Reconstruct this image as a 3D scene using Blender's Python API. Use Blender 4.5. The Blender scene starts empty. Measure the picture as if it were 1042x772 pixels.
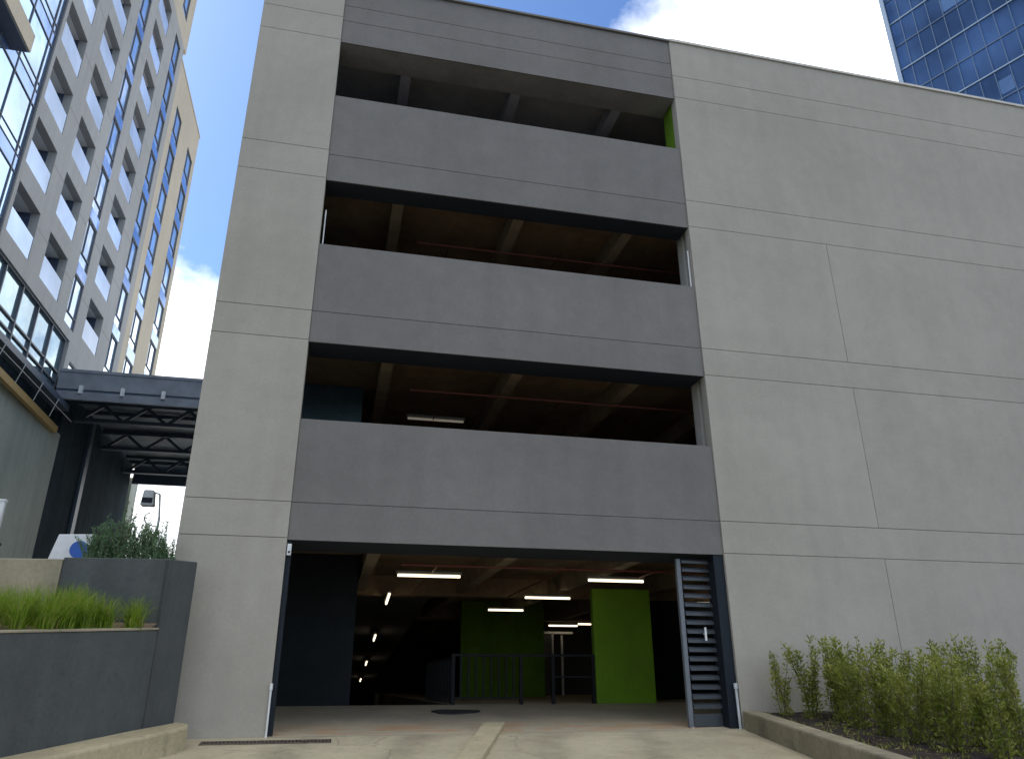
import bpy, bmesh, math, random
from mathutils import Vector, Matrix, noise as mnoise
R = math.radians
random.seed(7)
scene = bpy.context.scene
COL = scene.collection

# ------------------------------------------------------------------ materials
def _nt(name):
    m = bpy.data.materials.new(name); m.use_nodes = True
    nt = m.node_tree; nt.nodes.clear()
    out = nt.nodes.new('ShaderNodeOutputMaterial')
    b = nt.nodes.new('ShaderNodeBsdfPrincipled')
    nt.links.new(b.outputs[0], out.inputs[0])
    return m, nt, b
def _math(nt, op, a, b=None, clamp=False):
    n = nt.nodes.new('ShaderNodeMath'); n.operation = op; n.use_clamp = clamp
    for i, v in enumerate((a, b)):
        if v is None: continue
        if isinstance(v, (int, float)): n.inputs[i].default_value = v
        else: nt.links.new(v, n.inputs[i])
    return n.outputs[0]
def _noise(nt, vec, scale, detail=4, rough=.55, stretch=None):
    n = nt.nodes.new('ShaderNodeTexNoise')
    n.inputs['Scale'].default_value = scale; n.inputs['Detail'].default_value = detail
    n.inputs['Roughness'].default_value = rough
    if stretch:
        mp = nt.nodes.new('ShaderNodeMapping'); mp.inputs['Scale'].default_value = stretch
        nt.links.new(vec, mp.inputs[0]); vec = mp.outputs[0]
    nt.links.new(vec, n.inputs['Vector'])
    return n.outputs['Fac']
def _range(nt, v, a, b, c, d):
    n = nt.nodes.new('ShaderNodeMapRange')
    nt.links.new(v, n.inputs[0])
    for i, x in enumerate((a, b, c, d)): n.inputs[i+1].default_value = x
    return n.outputs[0]
def _mix(nt, f, a, b, mode='MIX'):
    n = nt.nodes.new('ShaderNodeMix'); n.data_type = 'RGBA'; n.blend_type = mode
    if isinstance(f, (int, float)): n.inputs[0].default_value = f
    else: nt.links.new(f, n.inputs[0])
    for i, v in ((6, a), (7, b)):
        if isinstance(v, tuple): n.inputs[i].default_value = (*v, 1)
        else: nt.links.new(v, n.inputs[i])
    return n.outputs[2]
def concrete(name, c, rough=.85, spec=.3, island=0, tracks=0, amp=.16, streak=.10, big=.35, stain=None, stain_amt=.0, bump=.15, fine=22, spots=0):
    m, nt, b = _nt(name)
    g = nt.nodes.new('ShaderNodeNewGeometry').outputs['Position']
    n1 = _noise(nt, g, big, 5); n2 = _noise(nt, g, fine, 3); n3 = _noise(nt, g, 1.0, 4, stretch=(2.6, 2.6, .16))
    n4 = _noise(nt, g, 3.1, 5, .65)
    isl = nt.nodes.new('ShaderNodeNewGeometry').outputs['Random Per Island']
    s = _math(nt, 'MULTIPLY', _range(nt, n1, .3, .7, 1-amp, 1+amp), _range(nt, n2, .3, .7, 1-amp*.45, 1+amp*.45))
    s = _math(nt, 'MULTIPLY', s, _range(nt, n3, .42, .75, 1.0+streak*.3, 1-streak))
    s = _math(nt, 'MULTIPLY', s, _range(nt, n4, .3, .7, 1-amp*.5, 1+amp*.5))
    if island: s = _math(nt, 'MULTIPLY', s, _range(nt, isl, 0, 1, 1-island, 1+island))
    if tracks:   # worn tyre paths running along the drive, and hairline cracks
        sp = nt.nodes.new('ShaderNodeSeparateXYZ'); nt.links.new(g, sp.inputs[0])
        xx = _math(nt, 'SUBTRACT', sp.outputs[0], _math(nt, 'MULTIPLY', sp.outputs[1], .3))
        wob = _math(nt, 'MULTIPLY', _math(nt, 'SUBTRACT', _noise(nt, g, .8, 3), .5), .5)
        xx = _math(nt, 'ADD', xx, wob)
        tot = None
        for cx in (-.1, 1.45, 3.6, 5.1):
            t = _range(nt, _math(nt, 'ABSOLUTE', _math(nt, 'SUBTRACT', xx, cx)), .10, .34, 1, 0)
            tot = t if tot is None else _math(nt, 'MAXIMUM', tot, t)
        tot = _math(nt, 'MULTIPLY', tot, _range(nt, _noise(nt, g, 2.2, 5, .7), .35, .65, .3, 1))
        s = _math(nt, 'MULTIPLY', s, _math(nt, 'SUBTRACT', 1, _math(nt, 'MULTIPLY', tot, tracks)))
        vo = nt.nodes.new('ShaderNodeTexVoronoi'); vo.feature = 'DISTANCE_TO_EDGE'; vo.inputs['Scale'].default_value = .55
        dn = nt.nodes.new('ShaderNodeTexNoise'); dn.inputs['Scale'].default_value = 2.5; dn.inputs['Detail'].default_value = 5
        nt.links.new(g, dn.inputs['Vector'])
        ad = nt.nodes.new('ShaderNodeVectorMath'); ad.operation = 'MULTIPLY_ADD'; ad.inputs[1].default_value = (.35, .35, .35)
        nt.links.new(dn.outputs['Color'], ad.inputs[0]); nt.links.new(g, ad.inputs[2]); nt.links.new(ad.outputs[0], vo.inputs['Vector'])
        s = _math(nt, 'MULTIPLY', s, _math(nt, 'MAXIMUM', _range(nt, vo.outputs['Distance'], .002, .006, .68, 1), _range(nt, _noise(nt, g, .45, 2), .46, .54, 1, .0), True))
    col = nt.nodes.new('ShaderNodeVectorMath'); col.operation = 'SCALE'; col.inputs[0].default_value = c
    nt.links.new(s, col.inputs['Scale']); col = col.outputs[0]
    if stain:
        f = _math(nt, 'MULTIPLY', _range(nt, _noise(nt, g, .9, 6, .65), .5, .72, 0, 1), stain_amt, True)
        col = _mix(nt, f, col, stain)
    if spots:
        f = _math(nt, 'MULTIPLY', _range(nt, _noise(nt, g, 9, 2), .62, .72, 0, 1), spots, True)
        col = _mix(nt, f, col, (c[0]*.45, c[1]*.45, c[2]*.45))
    nt.links.new(col, b.inputs['Base Color'])
    b.inputs['Roughness'].default_value = rough; b.inputs['Specular IOR Level'].default_value = spec
    bp = nt.nodes.new('ShaderNodeBump'); bp.inputs['Strength'].default_value = bump; bp.inputs['Distance'].default_value = .01
    h = _math(nt, 'ADD', n2, n4); nt.links.new(h, bp.inputs['Height']); nt.links.new(bp.outputs[0], b.inputs['Normal'])
    return m
def simple(name, c, rough=.5, metal=0., spec=.5, amp=.1, scale=6):
    m, nt, b = _nt(name)
    g = nt.nodes.new('ShaderNodeNewGeometry').outputs['Position']
    n = _noise(nt, g, scale, 4)
    col = nt.nodes.new('ShaderNodeVectorMath'); col.operation = 'SCALE'; col.inputs[0].default_value = c
    nt.links.new(_range(nt, n, .3, .7, 1-amp, 1+amp), col.inputs['Scale'])
    nt.links.new(col.outputs[0], b.inputs['Base Color'])
    b.inputs['Roughness'].default_value = rough; b.inputs['Metallic'].default_value = metal
    b.inputs['Specular IOR Level'].default_value = spec
    return m
def glass(name, c, metal=.6, rough=.04, wav=.02, vary=.25, scale=.4):
    m, nt, b = _nt(name)
    g = nt.nodes.new('ShaderNodeNewGeometry').outputs['Position']
    n = _noise(nt, g, scale, 3); w = _noise(nt, g, .7, 2)
    col = nt.nodes.new('ShaderNodeVectorMath'); col.operation = 'SCALE'; col.inputs[0].default_value = c
    oi = nt.nodes.new('ShaderNodeObjectInfo').outputs['Random']   # panes differ from window to window
    nt.links.new(_math(nt, 'MULTIPLY', _range(nt, n, .35, .65, 1-vary, 1+vary), _range(nt, oi, 0, 1, .74, 1.14)), col.inputs['Scale'])
    nt.links.new(col.outputs[0], b.inputs['Base Color'])
    b.inputs['Roughness'].default_value = rough; b.inputs['Metallic'].default_value = metal
    bp = nt.nodes.new('ShaderNodeBump'); bp.inputs['Strength'].default_value = wav; bp.inputs['Distance'].default_value = .5
    nt.links.new(w, bp.inputs['Height']); nt.links.new(bp.outputs[0], b.inputs['Normal'])
    return m
def leaf(name, c1, c2, c3=None, scale=5, trans=.35):
    m, nt, b = _nt(name)
    g = nt.nodes.new('ShaderNodeNewGeometry')
    n = _noise(nt, g.outputs['Position'], scale, 2)
    col = _mix(nt, _range(nt, n, .35, .65, 0, 1), c1, c2)
    col = _mix(nt, _range(nt, g.outputs['Random Per Island'], .6, 1, 0, .8), col, c3 or c2)
    nt.links.new(col, b.inputs['Base Color'])
    b.inputs['Roughness'].default_value = .55; b.inputs['Specular IOR Level'].default_value = .3
    t = nt.nodes.new('ShaderNodeBsdfTranslucent'); nt.links.new(col, t.inputs[0])
    mx = nt.nodes.new('ShaderNodeMixShader'); mx.inputs[0].default_value = trans
    nt.links.new(b.outputs[0], mx.inputs[1]); nt.links.new(t.outputs[0], mx.inputs[2])
    out = [x for x in nt.nodes if x.type == 'OUTPUT_MATERIAL'][0]
    nt.links.new(mx.outputs[0], out.inputs[0])
    return m
def emit(name, c, s):
    m, nt, b = _nt(name)
    b.inputs['Base Color'].default_value = (.8, .8, .8, 1)
    b.inputs['Emission Color'].default_value = (*c, 1); b.inputs['Emission Strength'].default_value = s
    return m

M = {}
M['wall'] = concrete('pale_render', (.395, .362, .300), amp=.09, streak=.045, island=.022, bump=.12)
M['band'] = concrete('charcoal_render', (.186, .174, .158), amp=.12, streak=.06, island=.03, bump=.12)
M['joint'] = simple('joint_sealant', (.215, .20, .175), .9)
M['soffit_shaded'] = concrete('shaded_soffit_navy', (.030, .036, .052), amp=.1, streak=0)  # shade under the lintels is put into this dark colour
M['soffit_lit'] = concrete('lit_soffit_grey', (.27, .26, .26), amp=.2, streak=0, big=.8)  # stronger light at the top opening is put into the paler colour
M['slab'] = concrete('warm_slab_concrete', (.26, .185, .115), amp=.3, streak=0, big=.6, stain=(.15, .07, .03), stain_amt=.6)
M['beam'] = concrete('pale_beam_concrete', (.28, .22, .145), amp=.25, streak=0, big=.8)
M['column'] = concrete('cream_column_paint', (.48, .46, .40), amp=.08)
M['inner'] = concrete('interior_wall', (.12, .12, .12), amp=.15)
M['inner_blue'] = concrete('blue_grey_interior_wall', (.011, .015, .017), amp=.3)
M['core_blue'] = concrete('slate_blue_interior_wall', (.09, .15, .19), amp=.2)
M['slab_lit'] = concrete('lit_slab_concrete', (.36, .36, .38), amp=.2, streak=0, big=.6)  # extra light on the top floor is painted in as a paler tone
M['beam_lit'] = concrete('lit_beam_concrete', (.38, .38, .43), amp=.15, streak=0, big=.8)  # raised tone paints in the light reaching the top-floor beams
M['green'] = concrete('lime_paint', (.13, .25, .012), amp=.16, streak=.16, bump=.05, stain=(.07, .12, .012), stain_amt=.35, spots=.12)
M['coping'] = simple('coping_metal', (.62, .58, .5), .5, 0)
M['steel_blue'] = simple('blue_grey_steel', (.15, .165, .18), .55, .1)
M['slat'] = simple('slat_steel', (.062, .07, .08), .5, .1)
M['steel_dark'] = simple('dark_navy_steel', (.012, .017, .024), .6, 0, .25)
M['black'] = simple('black_paint', (.008, .008, .009), .6, 0, .2)
M['white'] = simple('white_paint', (.75, .75, .73), .5)
M['red'] = simple('red_pipe_paint', (.17, .045, .03), .6)
M['blue'] = simple('blue_disc_paint', (.02, .10, .42), .5)
M['tube'] = emit('lit_tube', (1, .84, .58), 1.7)
M['tube_dim'] = emit('weak_tube', (1, .86, .66), .07)
M['fix'] = simple('fixture_housing', (.25, .25, .24), .5)
M['rail_yellow'] = simple('ochre_beam_paint', (.40, .27, .09), .6)
M['planter'] = concrete('slate_planter_render', (.086, .092, .087), amp=.16, streak=.18, stain=(.15, .15, .14), stain_amt=.25, spots=.25)
M['planter2'] = concrete('slate_planter_render_dark', (.076, .081, .079), amp=.16, streak=.2, stain=(.12, .12, .11), stain_amt=.2)
M['tan'] = concrete('tan_stone', (.36, .31, .21), amp=.2, streak=.2, stain=(.2, .17, .11), stain_amt=.5)
M['kerb'] = concrete('worn_kerb_concrete', (.45, .385, .24), amp=.2, streak=.1, stain=(.25, .21, .15), stain_amt=.6, bump=.5, spots=.35)
M['kerb_grey'] = concrete('weathered_kerb_concrete', (.29, .25, .165), amp=.25, streak=.2, stain=(.10, .085, .065), stain_amt=.75, bump=.5, spots=.4)
M['drive'] = concrete('driveway_concrete', (.44, .38, .255), amp=.16, tracks=.28, streak=0, stain=(.27, .215, .14), stain_amt=.5, bump=.35, spots=.35)
M['street'] = concrete('asphalt', (.055, .055, .055), amp=.2, streak=0)
M['soil'] = concrete('dark_soil', (.035, .028, .022), rough=1, amp=.5, streak=0, big=2, bump=1, fine=40)
M['soil_dry'] = concrete('dry_soil', (.22, .16, .10), rough=1, amp=.4, streak=0, big=2, bump=1, fine=40, spots=.6)
M['paving'] = concrete('plaza_paving', (.28, .27, .25), amp=.12, streak=0)
M['apt_grey'] = concrete('apartment_grey_panel', (.37, .372, .36), amp=.07, island=.03, streak=.08, big=.2)
M['apt_tan'] = concrete('apartment_tan_panel', (.55, .485, .37), amp=.07, streak=.06, big=.2)
M['apt_ceiling'] = concrete('balcony_ceiling', (.82, .81, .78), amp=.05, streak=0)
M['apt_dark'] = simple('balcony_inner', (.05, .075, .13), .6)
M['apt_pane'] = glass('window_glass', (.60, .74, .92), .8, .05, .02, .15, .25)
M['curtain'] = glass('curtain_wall_glass', (.30, .45, .68), .75, .06, .02, .25, .3)
M['apt_blue'] = glass('blue_spandrel_glass', (.20, .36, .70), .6, .08, .03, .2, .4)
M['apt_balu'] = glass('frosted_balustrade', (.34, .46, .66), .45, .22, .02, .2, .3)
M['frame'] = simple('dark_window_frame', (.09, .105, .13), .5)
M['low_wall'] = concrete('podium_grey', (.38, .42, .37), amp=.1, streak=.15)
M['low_dark'] = concrete('podium_dark_shade', (.034, .050, .064), amp=.25, streak=.2, rough=.95, spec=.05)  # dark tone has the shade beneath the canopy painted in
M['row_glass'] = glass('podium_glass', (.36, .52, .62), .7, .04, .02, .2, .35)
M['canopy'] = simple('canopy_fascia', (.175, .195, .225), .6, 0, amp=.2, scale=1.5)
M['canopy_deck'] = simple('canopy_deck', (.15, .19, .225), .6, amp=.35, scale=1.2)
M['canopy_steel'] = simple('canopy_steel', (.055, .085, .125), .5)
M['tower_glass'] = glass('tower_glass', (.125, .195, .295), .75, .12, .05, .4, .12)
M['tower_line'] = simple('tower_line', (.17, .25, .36), .5)
M['tower_dark'] = simple('tower_dark_line', (.05, .10, .18), .5)
M['tower_pale'] = glass('tower_pale_pane', (.17, .27, .41), .6, .15, .02, .15, .3)
M['shrub'] = leaf('shrub_leaf', (.17, .22, .03), (.32, .34, .06), (.42, .38, .12), 4)
M['shrub_dark'] = leaf('rosemary_leaf', (.10, .20, .09), (.16, .28, .13), (.24, .36, .18), 6, .2)
M['grass'] = leaf('grass_blade', (.13, .25, .012), (.23, .35, .02), (.46, .39, .13), 5)
M['twig'] = simple('twig_bark', (.10, .07, .045), .9)
M['rubber'] = simple('black_rubber_mat', (.02, .02, .02), .9)
M['grate'] = simple('rusty_grate', (.13, .10, .075), .7, .3, amp=.4, scale=14)
M['bin'] = simple('dark_plastic', (.03, .035, .045), .5)
M['lampgrey'] = simple('lamp_grey', (.55, .58, .58), .5)

def floor_mat():
    m, nt, b = _nt('garage_floor_concrete')
    g = nt.nodes.new('ShaderNodeNewGeometry').outputs['Position']
    sep = nt.nodes.new('ShaderNodeSeparateXYZ'); nt.links.new(g, sep.inputs[0])
    n1 = _noise(nt, g, .8, 6, .6); n2 = _noise(nt, g, 14, 4)
    s = _math(nt, 'MULTIPLY', _range(nt, n1, .3, .7, .8, 1.18), _range(nt, n2, .3, .7, .9, 1.1))
    v = nt.nodes.new('ShaderNodeVectorMath'); v.operation = 'SCALE'; v.inputs[0].default_value = (.43, .37, .26)
    nt.links.new(s, v.inputs['Scale'])
    # dried mud carried in by wheels: streaks across the entrance
    band = _math(nt, 'MULTIPLY', _range(nt, sep.outputs[1], .05, .22, 0, 1), _range(nt, sep.outputs[1], .8, 1.5, 1, 0), True)
    st = _range(nt, _noise(nt, g, 1.3, 5, .6, (.9, 3.2, 1)), .47, .56, 0, 1)
    f = _math(nt, 'MULTIPLY', _math(nt, 'MULTIPLY', band, st), .9, True)
    col = _mix(nt, f, v.outputs[0], (.46, .27, .14))
    nt.links.new(col, b.inputs['Base Color']); b.inputs['Roughness'].default_value = .7
    return m
M['floor'] = floor_mat()

# ------------------------------------------------------------------ mesh builder
class MB:
    def __init__(s): s.v = []; s.f = []; s.mi = []; s.mats = []
    def _m(s, m):
        if m not in s.mats: s.mats.append(m)
        return s.mats.index(m)
    def poly(s, pts, m):
        i = len(s.v); s.v += [tuple(p) for p in pts]; s.f.append(tuple(range(i, i+len(pts)))); s.mi.append(s._m(m))
    def box(s, x0, x1, y0, y1, z0, z1, m):
        i = len(s.v); k = s._m(m)
        s.v += [(x0,y0,z0),(x1,y0,z0),(x1,y1,z0),(x0,y1,z0),(x0,y0,z1),(x1,y0,z1),(x1,y1,z1),(x0,y1,z1)]
        for q in ((0,3,2,1),(4,5,6,7),(0,1,5,4),(1,2,6,5),(2,3,7,6),(3,0,4,7)):
            s.f.append(tuple(i+j for j in q)); s.mi.append(k)
        return s
    def hexa(s, P, m):   # 8 points: bottom loop 4, top loop 4 (counterclockwise seen from above)
        i = len(s.v); k = s._m(m); s.v += [tuple(p) for p in P]
        for q in ((0,3,2,1),(4,5,6,7),(0,1,5,4),(1,2,6,5),(2,3,7,6),(3,0,4,7)):
            s.f.append(tuple(i+j for j in q)); s.mi.append(k)
        return s
    def prism(s, pts, zb, zt, m):   # polygon footprint (ccw); zb/zt numbers or functions of (x, y)
        fb = zb if callable(zb) else (lambda x, y: zb); ft = zt if callable(zt) else (lambda x, y: zt)
        n = len(pts); i = len(s.v); k = s._m(m)
        s.v += [(x, y, fb(x, y)) for x, y in pts] + [(x, y, ft(x, y)) for x, y in pts]
        s.f.append(tuple(i+j for j in reversed(range(n)))); s.mi.append(k)
        s.f.append(tuple(i+n+j for j in range(n))); s.mi.append(k)
        for j in range(n):
            s.f.append((i+j, i+(j+1) % n, i+n+(j+1) % n, i+n+j)); s.mi.append(k)
        return s
    def tube(s, a, b, r0, m, r1=None, n=8):
        a, b = Vector(a), Vector(b); r1 = r0 if r1 is None else r1
        d = (b-a).normalized(); u = d.orthogonal().normalized(); w = d.cross(u)
        i = len(s.v); k = s._m(m)
        for c, r in ((a, r0), (b, r1)):
            for j in range(n):
                t = 2*math.pi*j/n; s.v.append(tuple(c+(u*math.cos(t)+w*math.sin(t))*r))
        for j in range(n):
            s.f.append((i+j, i+(j+1) % n, i+n+(j+1) % n, i+n+j)); s.mi.append(k)
        s.f.append(tuple(i+j for j in reversed(range(n)))); s.mi.append(k)
        s.f.append(tuple(i+n+j for j in range(n))); s.mi.append(k)
        return s
    def bar(s, a, b, w, h, m):   # rectangular bar from a to b
        a, b = Vector(a), Vector(b); d = (b-a).normalized()
        up = Vector((0, 0, 1)) if abs(d.z) < .95 else Vector((0, 1, 0))
        sd = d.cross(up).normalized()*w/2; uu = sd.cross(d).normalized()*h/2
        s.hexa([a-sd-uu, a+sd-uu, b+sd-uu, b-sd-uu, a-sd+uu, a+sd+uu, b+sd+uu, b-sd+uu], m)
        return s
    def build(s, name, parent=None, bevel=0, smooth=False):
        me = bpy.data.meshes.new(name); me.from_pydata(s.v, [], s.f)
        for m in s.mats: me.materials.append(m)
        me.polygons.foreach_set('material_index', s.mi)
        if smooth: me.polygons.foreach_set('use_smooth', [True]*len(s.f))
        me.update()
        o = bpy.data.objects.new(name, me); COL.objects.link(o)
        if parent:
            o.parent = parent; o.matrix_parent_inverse = Matrix.Translation(parent.location).inverted() if parent.type == 'EMPTY' else Matrix()
        if bevel:
            b = o.modifiers.new('bevel', 'BEVEL'); b.width = bevel; b.segments = 2; b.limit_method = 'ANGLE'
        return o
def tag(o, label, cat, group=None, kind=None):
    o['label'] = label; o['category'] = cat
    if group: o['group'] = group
    if kind: o['kind'] = kind
    return o
def struct(o): o['kind'] = 'structure'; return o
def thing(name, loc, label, cat, group=None):
    o = bpy.data.objects.new(name, None); COL.objects.link(o); o.location = loc; o.empty_display_size = .3
    return tag(o, label, cat, group)
def fix(o):   # recalc normals outward
    bm = bmesh.new(); bm.from_mesh(o.data); bmesh.ops.recalc_face_normals(bm, faces=bm.faces); bm.to_mesh(o.data); bm.free(); return o

# ------------------------------------------------------------------ ground
def gz(y): return .1*y if y > -6 else max(-.6 + .05*(y+6), -.95)
mb = MB(); ys = [0, -1.5, -3, -4.5, -6, -8, -10, -13]
for a, b in zip(ys, ys[1:]):
    mb.poly([(-9, b, gz(b)), (14, b, gz(b)), (14, a-.0, gz(a)), (-9, a, gz(a))], M['drive'])
struct(mb.build('driveway'))
mb = MB(); mb.poly([(-300, -300, -.955), (300, -300, -.955), (300, -12.4, -.955), (-300, -12.4, -.955)], M['street']); struct(mb.build('street'))
mb = MB(); mb.poly([(-2500, -2500, -5), (2500, -2500, -5), (2500, 2500, -5), (-2500, 2500, -5)], M['street']); struct(mb.build('ground'))
mb = MB()
mb.poly([(-2.3, .004, .002), (27, .004, .002), (27, 4.05, .325), (-2.3, 4.05, .325)], M['floor'])
mb.poly([(2.55, 4.05, .325), (27, 4.05, .325), (27, 41, .325), (2.55, 41, .325)], M['floor'])
mb.poly([(.5, 4.05, .325), (2.55, 4.05, .325), (2.55, 41, -2.8), (.5, 41, -2.8)], M['floor'])
mb.poly([(2.55, 4.05, .325), (2.55, 41, .325), (2.55, 41, -2.8)], M['inner'])
struct(mb.build('garage_floor'))
# raised concrete strip dividing the driveway lanes
mb = MB(); P = [(1.66, -2.3), (1.98, -2.3), (2.92, .62), (2.56, .62)]
mb.prism(P, lambda x, y: (.1*y if y < 0 else .08*y)-.05, lambda x, y: (.1*y if y < 0 else .08*y)+.085, M['kerb'])
struct(mb.build('lane_divider', bevel=.012))
# plaza above the planter walls
mb = MB(); mb.box(-70, -2.45, -.72, 90, -5, 2.18, M['paving']); struct(mb.build('plaza'))

# ------------------------------------------------------------------ parking garage
L, RR, PX, XE, YB = -.78, 6.86, -2.42, 27.0, 41.0
ROOF = 15.16
bands = [(2.87, 4.92), (6.37, 8.39), (9.84, 11.93), (13.38, ROOF)]
gar = thing('parking_garage', (2, 0, 0), 'grey five level concrete parking garage with long dark open bands and a wide ground entrance', 'building')
g = .011
rows = [(-.6, 2.895), (2.895, 3.48), (3.48, 6.39), (6.39, 6.97), (6.97, 9.86), (9.86, 10.53), (10.53, 13.41), (13.41, 14.05), (14.05, ROOF-.06)]
def panels(x0, x1, cuts, y0=0, th=.22):
    mb = MB(); mb.box(x0+.02, x1-.02, y0+.022, y0+th, -.6, ROOF-.1, M['joint'])
    for i, (a, b) in enumerate(rows):
        xs = [x0] + [c for c in cuts if x0 < c < x1] + [x1] if i % 2 == 0 and i < 6 else [x0, x1]
        for j in range(len(xs)-1):
            xa = xs[j] + (g/2 if j else 0); xb = xs[j+1] - (g/2 if j < len(xs)-2 else 0)
            mb.box(xa, xb, y0, y0+.03, a+(g/2 if i else 0), b-g/2 if i < len(rows)-1 else b, M['wall'])
    # side returns of the wall (reveals)
    return mb
mb = panels(PX, L, []); mb.box(PX, PX+.02, .03, .22, -.6, ROOF-.06, M['wall']); mb.box(L-.02, L, .03, .22, -.6, ROOF-.06, M['wall'])
mb.build('side_pillar', gar)
mb = panels(RR, XE, [10.2, 17.1, 23.8]); mb.box(RR, RR+.02, .03, .22, -.6, ROOF-.06, M['wall'])
mb.build('facade_wall', gar)
for k, (z0, z1) in enumerate(bands):
    mb = MB(); y0 = .035
    dep = (1.2, .74, .56, .72)[k]
    mb.box(L+.006, RR-.006, y0+.022, .2, z0+.01, z1-.012, M['joint'])
    zc = z0+.61
    mb.box(L+.005, RR-.005, y0, y0+.03, z0, zc-g/2, M['band'])
    if k == 3:
        mb.box(L+.005, RR-.005, y0, y0+.03, zc+g/2, 14.43-g/2, M['band']); mb.box(L+.005, RR-.005, y0, y0+.03, 14.43+g/2, z1-.06, M['band'])
    else:
        mb.box(L+.005, RR-.005, y0, y0+.03, zc+g/2, z1-.0, M['band'])
        mb.box(L+.006, RR-.006, y0+.03, .2, z1-.012, z1-.001, M['band'])
    s = mb.build('spandrel', gar)
    mb = MB(); mb.box(L+.006, RR-.006, y0+.032, dep, z0+.002, z0+.5, M['soffit_lit'] if k == 3 else M['soffit_shaded'])
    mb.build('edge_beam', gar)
# coping along the roof edge
mb = MB(); mb.box(PX-.03, L, -.03, .3, ROOF-.057, ROOF, M['wall']); mb.box(L+.002, RR-.002, -.02, .3, ROOF-.057, ROOF-.004, M['band']); mb.box(RR, XE+.03, -.04, .3, ROOF-.057, ROOF+.01, M['coping'])
mb.build('coping', gar)
# slabs, beams, columns
for k, (z0, z1) in enumerate(bands):
    zs = z0+.42
    mb = MB()
    if k == 0: mb.box(PX+.25, XE-.25, .23, YB-.25, zs, zs+.22, M['slab'])
    elif k == 3: mb.box(PX+.25, XE-.25, .23, YB-.25, zs, zs+.3, M['slab_lit'])
    else: mb.box(PX+.25, XE-.25, .23, YB-.25, zs, zs+.22, M['slab'])
    mb.build('floor_slab' if k < 3 else 'roof_slab', gar)
    dep = (1.2, .74, .56, .72)[k]
    for bx in (-1.85, .67, 3.22, 5.68, 8.2, 10.7, 13.2):
        mb = MB(); mb.box(bx-.115, bx+.115, dep+.003, YB-.3, z0+.02, zs+.01, M['beam_lit'] if k == 3 else M['beam']); mb.build('ceiling_beam', gar)
    for yy in (7.5, 15, 22.5, 30):
        mb = MB(); mb.box(PX+.26, XE-.26, yy-.2, yy+.2, z0-.05, zs+.012, M['slab']); mb.build('cross_beam', gar)
        for cx in (7.02, 14.5):
            if k == 0 and yy < 15 and cx < 8: continue
            zb = [.2, 3.51, 7.0, 10.48][k]
            mb = MB(); mb.box(cx-.22, cx+.22, yy-.22, yy+.22, zb, z0-.04, M['inner']); mb.build('column', gar, .02)
for zb, zt in ((3.51, 6.78), (7.01, 10.25)):
    mb = MB(); mb.box(6.90, 7.13, .42, .72, zb, zt, M['column']); mb.build('column', gar, .012)
mb = MB(); mb.box(6.868, 7.2, .224, .7, 10.48, 13.79, M['green']); mb.build('column', gar, .01)
for zb, zt_ in ((3.51, 6.78), (7.01, 10.25), (10.48, 13.79)):
    mb = MB(); mb.box(-2.17, .30, 3.2, 3.4, zb, zt_, M['core_blue']); mb.build('partition_wall', gar)
# outer shell
mb = MB(); mb.box(PX, PX+.24, .224, YB, -4, ROOF-.06, M['wall']); mb.box(XE-.24, XE, .224, YB, -4, ROOF-.06, M['wall']); mb.box(PX+.241, XE-.241, YB-.24, YB, -4, ROOF-.06, M['inner'])
mb.build('outer_wall', gar)
# ground floor interior
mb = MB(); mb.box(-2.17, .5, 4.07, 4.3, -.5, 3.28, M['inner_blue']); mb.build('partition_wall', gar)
mb = MB(); mb.box(5.68, 7.05, 4.0, 4.18, .2, 2.70, M['green']); mb.build('green_block', gar, .012)
mb = MB(); mb.box(4.2, 7.0, 13.0, 13.25, .3, 3.28, M['green']); mb.build('green_wall', gar)
mb = MB(); mb.box(7.0, 14, 19, 19.25, .3, 3.28, M['inner']); mb.build('partition_wall', gar)
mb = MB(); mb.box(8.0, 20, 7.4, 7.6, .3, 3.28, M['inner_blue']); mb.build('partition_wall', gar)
# sloping ceiling over the down ramp, closed above
mb = MB(); mb.hexa([(.52, 8, 2.85), (2.5, 8, 2.85), (2.5, 40.7, .1), (.52, 40.7, .1), (.52, 8, 3.27), (2.5, 8, 3.27), (2.5, 40.7, .6), (.52, 40.7, .6)], M['inner']); mb.build('ramp_ceiling', gar)
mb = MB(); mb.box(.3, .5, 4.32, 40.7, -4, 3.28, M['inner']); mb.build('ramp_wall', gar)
# doorway jamb (dark steel guides)
mb = MB(); mb.box(6.66, 6.855, .05, .28, 0, 2.865, M['steel_dark']); mb.build('door_jamb', gar, .008)
mb = MB(); mb.box(-.775, -.70, .08, .26, 0, 2.865, M['steel_dark']); mb.build('door_jamb', gar, .006)

# white framed doorway deep inside
dr = thing('framed_doorway', (8.3, 15.9, .33), 'pale framed glazed doorway deep inside the garage, left of the lime green block', 'doorway')
for px in (7.75, 8.12, 8.48):
    mb = MB(); mb.box(px-.035, px+.035, 15.9, 15.98, .33, 2.45 if px < 8.2 else 2.4, M['white']); mb.build('post', dr)
mb = MB(); mb.box(7.70, 8.9, 15.88, 16.0, 2.45, 2.53, M['white']); mb.build('header', dr)
mb = MB(); mb.box(7.79, 8.08, 15.93, 15.95, .34, 2.44, M['inner']); mb.build('panel', dr)

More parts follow.
